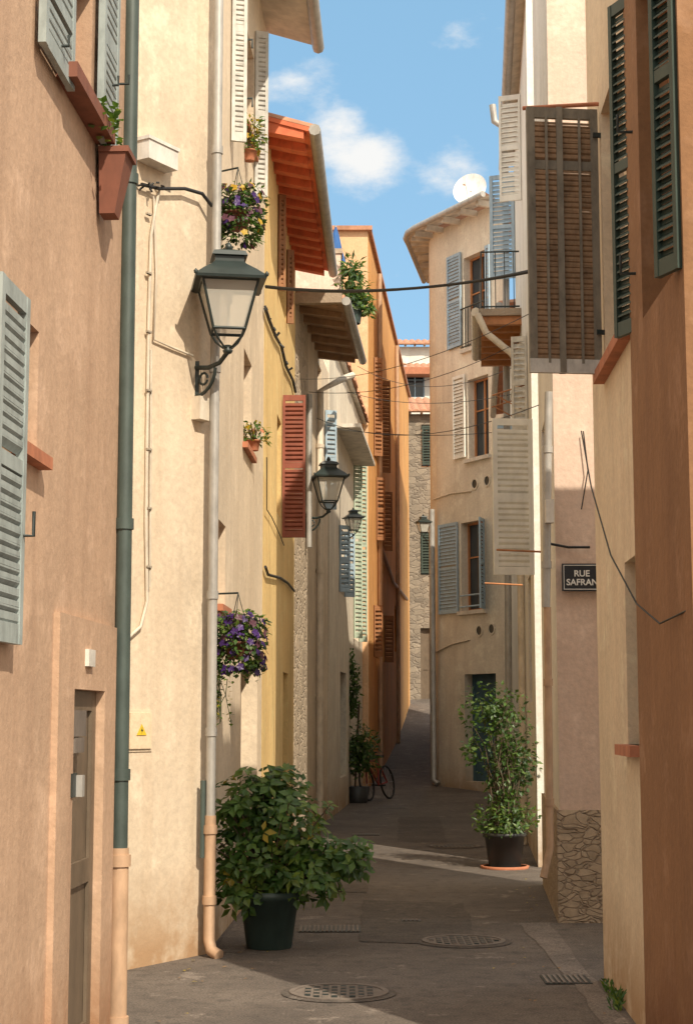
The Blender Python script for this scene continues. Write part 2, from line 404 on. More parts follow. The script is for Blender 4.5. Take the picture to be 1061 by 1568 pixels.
def potplant(name,c,r,hh,mpot,leaves,n,spread,up,L,W,flowers=None,nf=0,trail=0,fr=.02):
    mb=MB();c=Vector(c)
    mb.lathe(c,[(r*.68,0),(r*.72,.01),(r*.93,hh*.86),(r*1.02,hh*.86),(r*1.05,hh),(r*.93,hh),(r*.9,hh*.9),(.001,hh*.9)],mpot,22)
    mb.lathe(c,[(.001,.001),(r*.68,.0)],mpot,22)
    e=empty(name);mb.build('pot',e);mb=MB()
    top=c+Z*hh
    for i in range(n):
        a=R(0,6.283);rr=spread*math.sqrt(R(0,1));zz=R(-trail,up)*(1-.35*(rr/spread)**2)
        rr*=1+.22*math.sin(3*a+zz*14)
        if zz<0 and rr<r*1.05: rr=R(r*1.05,spread)
        p=top+Vector((math.cos(a)*rr,math.sin(a)*rr,zz))
        d=Vector((math.cos(a)*R(.3,1),math.sin(a)*R(.3,1),R(-.6,.5)))
        mb.leaf(p,d,Z+Vector((math.cos(a)+R(-.6,.6),math.sin(a)+R(-.6,.6),0)),L*R(.7,1.2),W*R(.7,1.2),random.choice(leaves))
    for i in range(max(8,n//25)):
        a=R(0,6.283);rr=spread*R(.2,.8);mb.tube([top-Z*.05,top+Vector((math.cos(a)*rr*.5,math.sin(a)*rr*.5,up*.5)),top+Vector((math.cos(a)*rr,math.sin(a)*rr,up*R(.4,.9)))],.004,BARK,4)
    for i in range(nf):
        a=R(0,6.283);rr=spread*R(.85,1.18);p=top+Vector((math.cos(a)*rr,math.sin(a)*rr,R(-trail*.8,up)));mt=random.choice(flowers)
        if p.z-top.z>up*.6: p=top+(p-top)*.8
        ax=Vector((math.cos(a),math.sin(a),R(0,.7))).normalized();t1=ax.cross(Z).normalized();t2=ax.cross(t1)
        for k in range(5):
            b=6.283*k/5;mb.leaf(p,(t1*math.cos(b)+t2*math.sin(b)+ax*.25),ax,fr,fr*.95,mt)
    mb.build('leaves',e);return e
e=empty('wall_planter');mb=MB();s,z=A.hit(152,335)
q=A.pt(s-.10,.02,z);vs=[q,q+A.u*.12,q+A.u*.12+A.n*.08,q+A.n*.08]
t=q+Z*.31-A.u*.04;vs+=[t,t+A.u*.2,t+A.u*.2+A.n*.14,t+A.n*.14]
mb.add(vs,[(0,3,2,1),(0,1,5,4),(1,2,6,5),(2,3,7,6),(3,0,4,7),(4,5,6,7)],PLANTER)
mb.box(t-A.u*.01-A.n*.0+Z*.001,A.u*.22,A.n*.155,Z*.03,PLANTER);mb.build('trough',e)
mb=MB()
for i in range(70):
    p=t+A.u*R(-.3,.1)+A.n*R(0,.12)+Z*R(.02,.2);mb.leaf(p,Vector((R(-1,1),R(-1,1),R(0,1))),Z,.05,.04,random.choice(LF[:3]))
mb.build('leaves',e)
p0=D(203,-80,8.85);p1=D(183,1305,8.82);p2=D(177,1700,8.8)
pipe('drain_pipe',[p0,p1],.043,PIPEG,[2.75,4.7,1.4]);pipe('drain_pipe',[p1+Z*.02,Vector((p2.x,p2.y,.0))],.05,PIPEB,[.95,.12])
# --- B/C cream house
B=Wall((-1.55,11.3),(-1.02,12.15));C=Wall((-1.02,12.15),(-.87,16.85));h=empty('cream_house')
mb=MB();facade(mb,B,0,9.2,[],CREAMW)
opC=[C.rect(376,388,60,215)+(WOOD,GLASS),C.rect(373,385,545,690)+(WOOD,GLASS),C.rect(366,392,1010,1700)+(None,DOORG),C.rect(334,345,800,930)+(WOOD,GLASS)]
opC[2]=(opC[2][0],opC[2][1],.08,opC[2][3],None,DOORG)
facade(mb,C,0,9.2,opC,CREAMW)
for o in (opC[0],opC[1],opC[3]): mb.wbox(C,o[0]-.08,o[1]+.08,-.05,.05,o[2]-.05,o[2]+.003,TERRA)
mb.add([(-1.55,11.3,0),(-6,11.3,0),(-6,11.3,9.2),(-1.55,11.3,9.2)],[(0,1,2,3)],CREAMW)
mb.add([(-.87,16.85,0),(-6,16.85,0),(-6,16.85,9.2),(-.87,16.85,9.2)],[(0,1,2,3)],CREAMW)
mb.add([(-6,11.3,0),(-6,16.85,0),(-6,16.85,9.2),(-6,11.3,9.2)],[(0,1,2,3)],CREAMW)
mb.add([(-1.55,11.3,9.2),(-1.02,12.15,9.2),(-.87,16.85,9.2),(-6,16.85,9.2),(-6,11.3,9.2)],[(0,1,2,3,4)],CREAMW)
mb.build('walls',h)
mb=MB();roof(mb,C,8.95,.5,2.2,.3,0,C.L+.1,under=EAVEW,raft=None);mb.build('roof',h)
mb=MB();s0,z0=C.hit(352,215)
perp(mb,C,s0,.13,z0,z0+2.0,PALESH,.3,slat=.045);s1,z1=C.hit(388,300);perp(mb,C,s1,.13,z1,z1+1.7,PALESH,.3,slat=.05)
for yy in (60,150): o=C.hit(366,yy);q=C.pt(o[0],.0,o[1]);mb.tube([q,q+C.n*.12,q+C.n*.12-Z*.08],.01,IRON,6)
mb.build('shutters',h)
# --- D yellow house
Dw=Wall((-.87,16.87),(-.72,22.4));h=empty('yellow_house')
opD=[Dw.rect(425,438,350,470)+(WOOD,GLASS),Dw.rect(432,440,1030,1700)+(None,DOORG),Dw.rect(424,430,640,790)+(WOOD,GLASS)]
opD[1]=(opD[1][0],opD[1][1],.08,opD[1][3],None,DOORG)
mb=MB();facade(mb,Dw,0,8.1,opD,YEL);body(mb,Dw,0,8.1,5,YEL);mb.build('walls',h)
mb=MB();roof(mb,Dw,7.95,.47,2.5,.28,0,Dw.L,under=REDUND,raft=REDUND,rsp=.42,rw=.14,rh=.12);mb.build('roof',h)
mb=MB();s,z=Dw.hit(432,605);z0=Dw.hit(432,825)[1];perp(mb,Dw,s,.28,z0,z,REDSH,slat=.055)
o=opD[0]
perp(mb,Dw,o[0]-.03,.09,o[2],o[3]+.2,BROWNSH,.5);perp(mb,Dw,o[1]+.05,.09,o[2],o[3],BROWNSH,.5);mb.build('shutters',h)
# --- E stone cornered house
E=Wall((-.72,22.42),(-.32,28));h=empty('stone_house')
mb=MB();qs=1.9
opE=[E.rect(488,495,1050,1600)+(None,DOORG),E.rect(486,492,560,660)+(WOOD,GLASS)]
opE[0]=(opE[0][0],opE[0][1],.08,opE[0][3],None,DOORG)
facade(mb,E,0,7.7,[],STONE,s1=qs);facade(mb,E,0,7.7,opE,CREAMW,s0=qs);body(mb,E,0,7.7,5,STONE)
mb.build('walls',h)
mb=MB();roof(mb,E,7.5,.66,1.4,.18,0,3.7,under=EAVEB,raft=EAVEB,rsp=.55,gut=ZINC)
mb.wbox(E,-.12,.0,-.3,.66,7.47,7.62,ROUGHB)
mb.build('roof',h)
mb=MB();perp(mb,E,4.9,.2,5.2,6.9,BLUESH,.4,slat=.08);mb.build('shutters',h)
# --- pink set-back house with roof terrace
h=empty('pink_terrace_house');mb=MB();x0=D(448,400,31).x;x1=D(522,400,31).x;zt=D(500,388,31).z
mb.abox(x0-3,x1,31,36,7,zt,BLUSH);mb.abox(x0-3,x1+.03,30.97,36,zt+.003,zt+.1,ROUGHB)
mb.build('walls',h)
# --- F cream-white house
Fw=Wall((-.3,28.03),(.36,37));h=empty('offwhite_house')
opF=[Fw.rect(541,549,680,980)+(WOOD,GLASS),Fw.rect(519,527,810,910)+(WOOD,GLASS),Fw.rect(521,530,1030,1190)+(None,DOORB)]
mb=MB();facade(mb,Fw,0,8.4,opF,WHITEC);body(mb,Fw,0,8.4,5,WHITEC)
mb.wbox(Fw,1.5,6.2,.0,.45,7.0,7.07,EAVEW)
mb.build('walls',h)
mb=MB();roof(mb,Fw,8.4,.1,2,.25,0,Fw.L,under=EAVEW,raft=None,gut=None);mb.build('roof',h)
mb=MB()
for o,mt,wd in ((opF[0],LGREEN,.2),(opF[1],BLUESH,.22)):
    perp(mb,Fw,o[0],wd,o[2],o[3],mt,.6,slat=.09);perp(mb,Fw,o[1],wd,o[2],o[3],mt,.6,slat=.09)
mb.build('shutters',h)
# --- G orange house
Gw=Wall((.5,37.03),(2.2,57));h=empty('orange_house')
opG=[Gw.rect(572,583,565,710)+(WOOD,GLASS),Gw.rect(576,586,742,835)+(WOOD,GLASS),Gw.rect(572,588,935,1010)+(WOOD,GLASS),Gw.rect(604,610,930,1000)+(WOOD,GLASS)]
mb=MB();facade(mb,Gw,-.2,13.0,opG,ORANGE);body(mb,Gw,-.2,13.0,6,PEACHO,nd=Vector((-1,0,0)))
mb.wbox(Gw,-.05,Gw.L,.0,.08,13.0,13.1,TILE);mb.box((-5,36.9,13.003),Vector((5.6,0,0)),Vector((0,.3,0)),Z*.1,TILE)
mb.build('walls',h)
mb=MB()
for o in opG[:3]:
    perp(mb,Gw,o[0],.22,o[2],o[3],BROWNSH,.5,slat=.1);perp(mb,Gw,o[1],.26,o[2],o[3],BROWNSH,.5,slat=.1)
mb.build('shutters',h)
mb=MB();
for (y,o) in ((40,.0),(48,.0)):
    s=(y-37)*1.0;mb.tube([Gw.pt(s,.08,12.8),Gw.pt(s,.08,gz(y))],.06,PIPEB,8)
s=3;mb.tube([Gw.pt(s,.06,6.0),Gw.pt(s+6,.06,5.5),Gw.pt(s+14,.06,5.6)],.05,PIPEB,8);mb.build('pipes',h)
# ================================================================ LANE END
h=empty('rubble_house');Hw=Wall((2.1,58),(3.6,58));mb=MB()
opH=[Hw.rect(645,662,650,715)+(BROWNSH,GLASS),Hw.rect(644,660,815,880)+(GREENSH,GLASS),Hw.rect(644,662,962,1085)+(None,DOORG)]
facade(mb,Hw,1.5,12.6,opH,STONED);body(mb,Hw,1.5,12.6,6,STONED);mb.build('walls',h)
mb=MB();roof(mb,Hw,12.6,.3,4,.3,-.3,1.5,tw=.28,gut=None);mb.build('roof',h)
mb=MB();flatsh(mb,Hw,Hw.rect(646,660,652,712),GREENSH,slat=.1);flatsh(mb,Hw,Hw.rect(645,660,817,878),GREENSH,slat=.1);mb.build('shutters',h)
h=empty('white_far_house');Hw2=Wall((1.2,72),(4.6,72));mb=MB()
opH=[Hw2.rect(621,650,563,608)+(BLUESH,GLASS)]
facade(mb,Hw2,2,17.2,opH,WHITE);body(mb,Hw2,2,17.2,6,WHITE)
mb.wbox(Hw2,0,3.4,.0,.8,16.9,17.2,TERRA);mb.abox(1.0,4.6,75,76,17,19,WHITE);mb.build('walls',h)
mb=MB();flatsh(mb,Hw2,Hw2.rect(612,622,560,610),BLUESH,slat=.1)
roof(mb,Wall((.9,74.9),(4.6,74.9)),19,.3,2,.3,0,3.7,tw=.3,gut=None)
roof(mb,Wall((1.0,71.9),(4.6,71.9)),17.2,.2,2,.3,0,3.6,tw=.3,gut=None);mb.build('roof',h)
# ================================================================ RIGHT SIDE
# --- I rounded white house closing the view
h=empty('corner_house')
I=Wall((3.5,35.1),(2.1,37.6),flip=True)
if I.n.y>0: I.n=-I.n
top=13.15
opI=[I.rect(710,744,388,530)+(WOOD,GLASS),I.rect(716,748,577,700)+(WOOD,GLASS),I.rect(706,742,798,935)+(WOOD,GLASS),I.rect(712,760,1032,1198)+(None,DOORB)]
mb=MB();facade(mb,I,-.1,top,opI,WHITEC,rev=.22)
arc=[(2.1,37.6),(2.0,37.85),(1.98,38.15),(2.05,38.5),(2.6,42),(4.2,52)]
for i in range(len(arc)-1):
    a,b=arc[i],arc[i+1];mb.add([(a[0],a[1],-.1),(b[0],b[1],-.1),(b[0],b[1],top),(a[0],a[1],top)],[(0,1,2,3)],WHITEC,True)
for o in opI[:3]: mb.wbox(I,o[0]-.08,o[1]+.08,-.05,.08,o[2]-.08,o[2]+.003,EAVEW)
mb.build('walls',h)
mb=MB() # roof following the rounded plan
path=[I.a,I.b]+[Vector((x,y,0)) for x,y in arc[1:5]]
outs=[]
for i,p in enumerate(path):
    t=(path[min(i+1,len(path)-1)]-path[max(i-1,0)]).normalized();n=Vector((t.y,-t.x,0))
    if n.x>0 and i<1 or n.dot(Vector((-1,-1,0)))<0: n=-n
    outs.append(p+n*.5)
pk=Vector((5,42,0))
for i in range(len(path)-1):
    a,b,c,d=outs[i],outs[i+1],path[i+1],path[i]
    mb.add([a+Z*top,b+Z*top,c+Z*(top+.12),d+Z*(top+.12)],[(0,1,2,3)],EAVEW)
    mb.add([a+Z*(top+.0),b+Z*(top+.0),b+Z*(top+.08),a+Z*(top+.08)],[(0,1,2,3)],TILE)
    mb.add([a+Z*(top+.08),b+Z*(top+.08),pk+Z*(top+1.5)],[(0,1,2)],TILE)
    L=(b-a).length;k=max(1,int(L/.6))
    for j in range(k):
        q=(j+.5)/k;x=a.lerp(b,q);y=d.lerp(c,q);tt=(b-a).normalized()*.1
        mb.box(y+Z*(top-.1),tt,(x-y)*.9,Z*.13,EAVEW)
mb.tube([o+Z*(top+.03)+(o-p).normalized()*.06 for o,p in zip(outs,path)],.07,ZINC,8)
mb.build('roof',h)
mb=MB()
flatsh(mb,I,I.rect(687,708,390,533),BLUESH,slat=.08);flatsh(mb,I,I.rect(746,752,375,530),BLUESH,slat=.08)
flatsh(mb,I,I.rect(696,714,575,702),WHITESH,slat=.08)
flatsh(mb,I,I.rect(674,703,802,940),BLUESH,slat=.08)
o=opI[2];shutter(mb,I.pt(o[0]-.02,.02,o[2]),I.n-I.u*.9,.42,o[3]-o[2],BLUESH,slat=.08)
mb.build('shutters',h)
mb=MB()
for (x,y) in ((727,741),(746,736),(734,966),(753,963)):
    s,z=I.hit(x,y);c=I.pt(s,.0,z);r1,r2=.14,.10;n=16;vs=[]
    for (rr,oo) in ((r1,.0),(r1,.02),(r2,.02),(r2,.004),(.001,.004)):
        for j in range(n):
            a=6.28318*j/n;vs.append(c+I.u*rr*math.cos(a)+Z*rr*math.sin(a)+I.n*oo)
    mb.add(vs,[(i*n+j,i*n+(j+1)%n,(i+1)*n+(j+1)%n,(i+1)*n+j) for i in range(3) for j in range(n)],WHITEC)
    mb.add(vs[3*n:],[(j,(j+1)%n,n+(j+1)%n,n+j) for j in range(n)],IRON)
mb.build('vents',h)
mb=MB()
o=opI[2]
for zz in (.1,.35): mb.tube([I.pt(o[0],.03,o[2]+zz),I.pt(o[1],.03,o[2]+zz)],.02,BLUESH,6)
o=opI[0]
for zz in (.05,.95): mb.tube([I.pt(o[0]-.05,.06,o[2]+zz),I.pt(o[1]+.05,.06,o[2]+zz)],.018,IRON,6)
for i in range(8): s=o[0]+(o[1]-o[0])*i/7;mb.tube([I.pt(s,.06,o[2]+.05),I.pt(s,.06,o[2]+.95)],.01,IRON,5)
mb.build('railings',h)
mb=MB();p=D(661,780,37.5);mb.tube([p,Vector((p.x,37.5,gz(37.5)+.15)),Vector((p.x+.1,37.4,gz(37.5)+.05))],.07,ZINC,8)
for (xa,ya,xb,yb) in ((664,765,722,752),(666,1000,720,980)):
    s1,z1=I.hit(xa,ya);s2,z2=I.hit(xb,yb);mb.tube([I.pt(s1,.02,z1),I.pt((s1+s2)/2,.02,(z1+z2)/2+.05),I.pt(s2,.02,z2)],.018,PIPEW,5)
mb.build('pipes',h)
# satellite dish
e=empty('satellite_dish');mb=MB();c=D(721,292,36.6);n=24;vs=[]
ax=Vector((-.35,-.9,.3)).normalized();t1=ax.cross(Z).normalized();t2=t1.cross(ax)
for k in range(7):
    rr=.40*k/6
    for j in range(n):
        a=6.28318*j/n;vs.append(c+t1*rr*math.cos(a)+t2*rr*math.sin(a)*1.05+ax*(.1*(k/6)**2))
mb.add(vs,[(i*n+j,i*n+(j+1)%n,(i+1)*n+(j+1)%n,(i+1)*n+j) for i in range(6) for j in range(n)],SIGNW,True)
mb.tube([c-t2*.4,c+ax*.42-t2*.1],.008,BOXW,5);mb.box(c+ax*.40-t2*.12,t1*.05,t2*.07,ax*.07,BOXW);mb.tube([c,c-Z*.9+Vector((.1,.2,0))],.02,ZINC,6)
mb.build('dish',e)
# --- J right terrace of houses
def xr(y): return 1.8+(y-14)*(3.45-1.8)/21
SUNAZ=28
sd=Vector((math.sin(math.radians(SUNAZ)),-math.cos(math.radians(SUNAZ)),0))
def rhouse(name,y0,y1,zt,m,ops=(),nd=None,fd=None,bm=None,depth=6):
    h=empty(name);w=Wall((xr(y0),y0),(xr(y1),y1),flip=True)
    if w.n.x>0: w.n=-w.n
    mb=MB();facade(mb,w,0,zt,[o(w) for o in ops],m,rev=.15)
    if depth: body(mb,w,0,zt,depth,bm or m,nd=nd,fd=fd)
    else:
        a=w.pt(0,0,0);b=w.pt(w.L,0,0);t=(b.y-a.y)/-sd.y;c=b+sd*t
        for p,q in ((a,c),(b,c)): mb.add([p,q,q+Z*zt,p+Z*zt],[(0,1,2,3)],bm)
        mb.add([a+Z*zt,b+Z*zt,c+Z*zt],[(0,1,2)],bm)
    mb.build('walls',h)
    return h,w
h,J1=rhouse('blush_house',14,17.15,9.6,WHITE,[lambda w:(1.6,2.4,2.9,4.6,WOOD,GLASS)],bm=BLUSH,depth=0)
mb=MB();mb.abox(1.77,3.2,13.95,13.995,0,.93,PEBBLE);mb.wbox(J1,0,3.1,.0,.03,0,.93,PEBBLE);mb.build('plinth',h)
mb=MB()
shutter(mb,D(756,880,16.6),Vector((1,.1,0)),.42,1.62,WHITESH,slat=.06,tilt=1)
mb.build('shutters',h)
h,J2=rhouse('white_house',19.1,25.5,10.6,WHITE,[lambda w:(1.2,2.2,5.2,6.6,WOOD,GLASS),lambda w:(1.2,2.2,1.9,3.5,WOOD,GLASS)],nd=Vector((1,0,0)))
mb=MB();roof(mb,J2,10.55,.12,2,.3,0,J2.L,under=EAVEW,raft=None,gut=ZINC);mb.build('roof',h)
mb=MB()
for s,o,z0,z1,mt in ((1.1,.2,5.3,6.5,PALESH),(2.4,.30,8.7,10.2,WHITESH),(6.0,.40,8.6,10.3,BLUESH)):
    perp(mb,J2,s,o,z0,z1,mt,.25,slat=.07)
mb.build('shutters',h)
h,J3=rhouse('white_house',25.53,34.9,8.3,WHITE,[lambda w:(2,3,5,6.6,WOOD,GLASS)])
mb=MB();roof(mb,J3,8.25,.2,1,.1,0,J3.L,under=TERRA,raft=None);mb.build('roof',h)
mb=MB();perp(mb,J3,2,.35,5,6.7,BLUESH,.2,slat=.09);mb.build('shutters',h)
pipe('drain_pipe',[D(754,160,25.4),D(757,185,25.4),D(773,197,25.4),D(779,1100,25.4)],.055,ZINC)
e=empty('balcony');mb=MB();w=J2;s0,s1=3.4,6.3;zb=7.35
mb.wbox(w,s0,s1,.0,.60,zb,zb+.1,ROUGHB)
for i in range(7): mb.wbox(w,s0+.05+i*.45,s0+.15+i*.45,.0,.56,zb-.12,zb-.002,WOOD)
mb.tube([w.pt(s0,.64,zb+.05),w.pt(s1,.64,zb+.05)],.07,PIPEW,8)
for zz in (.15,.95): mb.tube([w.pt(s0+.1,.02,zb+zz),w.pt(s0+.1,.56,zb+zz),w.pt(s1-.1,.56,zb+zz)],.013,IRON,6)
for i in range(12): s=s0+.1+i*.24;mb.tube([w.pt(s,.56,zb+.1),w.pt(s,.56,zb+.95)],.007,IRON,5)
for i in range(4): o=.1+i*.13;mb.tube([w.pt(s0+.1,o,zb+.1),w.pt(s0+.1,o,zb+.95)],.007,IRON,5)
mb.tube([w.pt(s0,.62,zb+.02),w.pt(s0,.5,zb-.25),w.pt(s0,.15,zb-.55),w.pt(s0,.06,zb-.7),w.pt(s0,.06,0)],.05,PIPEW,8)
mb.build('slab_and_rail',e)
# drying rack folded out from a window
e=empty('drying_rack');mb=MB();zz=5.9
for i in range(6): mb.tube([J2.pt(1.3,.06+i*.07,zz-.02*i),J2.pt(2.1,.06+i*.07,zz-.02*i)],.006,BOXW,5)
for q in (1.3,2.1): mb.tube([J2.pt(q,.0,zz+.02),J2.pt(q,.45,zz-.12)],.01,WOOD,5);mb.tube([J2.pt(q,.0,zz-.35),J2.pt(q,.40,zz-.12)],.008,WOOD,5)
mb.build('bars',e)
pipe('drain_pipe',[D(840,600,13.9),D(836,930,13.9)],.035,ZINC,[3,4]);pipe('drain_pipe',[D(838,930,13.9),D(842,1300,13.9),D(832,1345,13.85)],.032,PIPEB,[2,1])
mb=MB();mb.box(D(836,800,13.8),Vector((.07,0,0)),Vector((0,.08,0)),Z*.2,BOXW)
mb.tube([D(838,832,13.95),D(870,838,13.95),D(903,838,13.95)],.012,CABLE,6);mb.tube([D(893,660,13.95),D(900,720,13.95),D(890,780,13.95)],.006,CABLE,5);mb.build('conduit_box')
e=empty('holdback_bars');mb=MB()
for (x0,x1,y,dd) in ((760,828,842,16.4),(742,800,893,19.2),(765,812,800,17)):
    a=D(x0,y,dd);b=D(x1,y+3,dd);mb.tube([a,b],.011,WOOD,6)
mb.build('bars',e)
# street name plate
e=empty('street_name_sign');mb=MB();a=D(861,905,13.93);b=D(903,863,13.93);wd=.42;ht=b.z-a.z
mb.box(a,Vector((wd,0,0)),Vector((0,.03,0)),Z*ht,SIGNB)
for (z0,z1,x0,x1) in ((.012,.018,.012,wd-.012),(ht-.018,ht-.012,.012,wd-.012)): mb.box(a+Vector((x0,-.003,z0)),Vector((x1-x0,0,0)),Vector((0,.003,0)),Z*(z1-z0),SIGNW)
mb.box(a+Vector((.012,-.003,.018)),Vector((.006,0,0)),Vector((0,.003,0)),Z*(ht-.036),SIGNW)
mb.build('plate',e)
for txt,zz in (('RUE',.125),('SAFRANIER',.05)):
    cu=bpy.data.curves.new('letters','FONT');cu.body=txt;cu.size=.075;cu.extrude=.002;cu.offset=.0015;cu.materials.append(SIGNW)
    to=bpy.data.objects.new('letters',cu);bpy.context.scene.collection.objects.link(to);to.parent=e
    to.location=a+Vector((.10 if txt=='RUE' else .035,-.004,zz));to.rotation_euler=(math.radians(90),0,0)
# --- L cream near house, M ochre near house
h=empty('cream_house');Lw=Wall((1.6,8.9),(1.68,10.95),flip=True)
if Lw.n.x>0: Lw.n=-Lw.n
opL=[(.12,.6,1.55,2.6,None,GLASS),(.25,1.3,3.9,5.6,WOOD,GLASS)]
mb=MB();facade(mb,Lw,0,6.9,opL,PEACH,rev=.22);body(mb,Lw,0,6.9,6,PEACH,nd=Vector((1,0,0)),fd=Vector((1,0,0)))
mb.wbox(Lw,.02,.68,-.1,.07,1.49,1.55,TERRA);mb.wbox(Lw,.15,1.4,-.1,.07,3.83,3.9,TERRA);mb.build('walls',h)
mb=MB()
zA=D(860,575,10.3).z;zB=D(860,172,10.3).z
shutter(mb,Vector((D(810,575,10.25).x,10.2,zA)),Vector((1,.12,0)),.47,zB-zA,RATTAN,slat=.036,fm=RATF,mids=(.78,))
xm=D(861,575,10.25).x;mb.box(Vector((xm-.02,10.19,zA)),Vector((.04,.0,0)),Vector((0,.06,0)),Z*(zB-zA),RATF)
for q in (.27,.73): mb.box(Vector((D(810,575,10.25).x+.47*q-.008,10.17+.05*q,zA+.06)),Vector((.016,0,0)),Vector((0,.02,0)),Z*(zB-zA-.12),RATF)
mb.box(Vector((D(810,575,10.25).x,10.17,zA-.003)),Vector((.47,.055,0)),Vector((0,.015,0)),Z*.09,PALESH)
mb.tube([D(800,165,10.3),D(925,158,10.3)],.014,TERRA,6)
for zz in (zA+.25,zB-.2): mb.box(Vector((1.60,10.2,zz)),Vector((.07,.01,0)),Vector((0,.02,0)),Z*.03,IRON)
mb.build('shutters',h)
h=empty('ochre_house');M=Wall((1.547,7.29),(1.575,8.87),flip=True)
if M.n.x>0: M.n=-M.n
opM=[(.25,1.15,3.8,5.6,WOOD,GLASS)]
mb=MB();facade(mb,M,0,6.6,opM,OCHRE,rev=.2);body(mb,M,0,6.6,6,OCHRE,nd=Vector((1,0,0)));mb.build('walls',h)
mb=MB()
a=D(983,480,8.75);b=D(944,495,8.98);d=Vector((b.x-a.x,b.y-a.y,0));shutter(mb,Vector((a.x,a.y,3.82)),d,d.length*1.0,1.95,GREENSH,slat=.05)
a=Vector((1.54,7.32,3.76));b=D(1006,400,7.5);d=Vector((b.x-a.x,b.y-a.y,0));shutter(mb,a,d,d.length,1.95,GREENSH,slat=.05)
for zz in (4.1,4.9): q=M.pt(1.35,.0,zz);mb.tube([q,q+M.n*.08,q+M.n*.08+Z*.1],.009,IRON,6)
mb.build('shutters',h)
# ================================================================ LANTERNS
def lantern(c,sc,anchor,rot=.2):
    """c: bottom centre of glass body"""
    e=empty('street_lamp');mb=MB();c=Vector(c)
    def rg(half,z): 
        r=half*1.4142*sc;return [c+Vector((r*math.cos(rot+a),r*math.sin(rot+a),z*sc)) for a in (math.pi/4,3*math.pi/4,5*math.pi/4,7*math.pi/4)]
    bot=rg(.12,0);topr=rg(.21,.36)
    for i in range(4):
        mb.tube([bot[i],topr[i]],.011*sc,LAMPM,6);mb.tube([bot[i],bot[(i+1)%4]],.012*sc,LAMPM,6);mb.tube([topr[i],topr[(i+1)%4]],.014*sc,LAMPM,6)
    g1=rg(.115,.005);g2=rg(.205,.355)
    for i in range(4): j=(i+1)%4;mb.add([g1[i],g1[j],g2[j],g2[i]],[(0,1,2,3)],LGLASS)
    levels=[rg(.265,.355),rg(.27,.375),rg(.20,.44),rg(.125,.50),rg(.11,.52),rg(.11,.56),rg(.135,.565),rg(.12,.60),rg(.04,.63)]
    for a,b in zip(levels,levels[1:]):
        mb.add(a+b,[(i,(i+1)%4,4+(i+1)%4,4+i) for i in range(4)],LAMPM)
    mb.add(levels[0],[(3,2,1,0)],LAMPM);mb.add(levels[-1],[(0,1,2,3)],LAMPM)
    mb.lathe(c+Z*.63*sc,[(.02*sc,0),(.035*sc,.02*sc),(.02*sc,.05*sc),(.001,.07*sc)],LAMPM,10)
    for p in rg(.265,.37): mb.lathe(p,[(.012*sc,0),(.018*sc,.02*sc),(.001,.04*sc)],LAMPM,6)
    mb.lathe(c,[(.012*sc,.02*sc),(.014*sc,.2*sc),(.03*sc,.22*sc),(.035*sc,.3*sc),(.02*sc,.36*sc)],ZINC,10)
    hub=c-Z*.13*sc
    for i in range(4):
        p=bot[i];mb.tube([p,p.lerp(hub,.3)-Z*.03*sc,p.lerp(hub,.7)-Z*.03*sc,hub],.009*sc,LAMPM,6)
    mb.lathe(hub-Z*.05*sc,[(.001,0),(.03*sc,.01*sc),(.04*sc,.03*sc),(.02*sc,.05*sc),(.03*sc,.07*sc)],LAMPM,10)
    mb.build('lantern',e)
    mb=MB();an=Vector(anchor);h0=hub-Z*.03*sc;hz=Vector((h0.x,h0.y,0))-Vector((an.x,an.y,0))
    L=hz.length;u=hz.normalized()
    pts=[h0,h0-u*L*.25-Z*.07*sc,h0-u*L*.6-Z*.09*sc,Vector((an.x,an.y,h0.z-.07*sc))]
    mb.tube(pts,.018*sc,LAMPM,8)
    pts=[Vector((an.x,an.y,h0.z-.30*sc))+u*.01]
    for k in range(7):
        t=k/6;pts.append(Vector((an.x,an.y,0))+u*(L*.62*math.sin(t*1.57))+Z*(h0.z-.30*sc+.2*sc*(1-math.cos(t*1.57))))
    mb.tube(pts,.014*sc,LAMPM,6)
    cc=Vector((an.x,an.y,h0.z-.17*sc))+u*L*.25
    mb.tube([cc+(u*math.cos(a)+Z*math.sin(a))*.045*sc for a in [i*.5 for i in range(13)]],.010*sc,LAMPM,6)
    mb.box(Vector((an.x,an.y,h0.z-.38*sc))-u*.02-Vector((.02*sc,0,0)),Vector((.04*sc,0,0)),u*.03,Z*.36*sc,LAMPM)
    mb.build('bracket',e);return e
lantern(D(349,507,11.75),.97,B.pt(.80,.0,0),.16)
lantern(D(503,768,24),.97,E.pt(1.65,0,0),.2)
lantern(D(541,812,30.3),.62,Fw.pt(2.3,0,0),.3)
lantern(D(648,815,37.2),.6,Vector((1.98,37.9,0)),.3)
# ================================================================ B-wall fittings
mb=MB();r=B.rect(208,253,222,255);mb.wbox(B,r[0],r[1],0,.12,r[2],r[3],BOXW);mb.wbox(B,r[0]-.01,r[1]+.01,0,.13,r[3]-.02,r[3]+.006,BOXW)
mb.build('junction_box')
mb=MB();r=B.rect(196,229,1092,1147);mb.wbox(B,r[0],r[1],0,.02,r[2],r[3],PEACH);mb.wbox(B,r[0]-.02,r[1]+.02,0,.008,r[2]-.02,r[3]+.02,CREAMW)
s=(r[0]+r[1])/2;z=(r[2]+r[3])/2
mb.add([B.pt(s-.055,.026,z-.03),B.pt(s+.055,.026,z-.03),B.pt(s,.026,z+.05)],[(0,1,2)],SIGNY)
mb.add([B.pt(s+.006,.029,z+.03),B.pt(s-.012,.029,z+.0),B.pt(s+.003,.029,z+.0),B.pt(s-.006,.029,z-.025),B.pt(s+.014,.029,z+.008),B.pt(s,.029,z+.008)],[(0,1,2,3,4,5)],IRON)
mb.build('electrical_box')
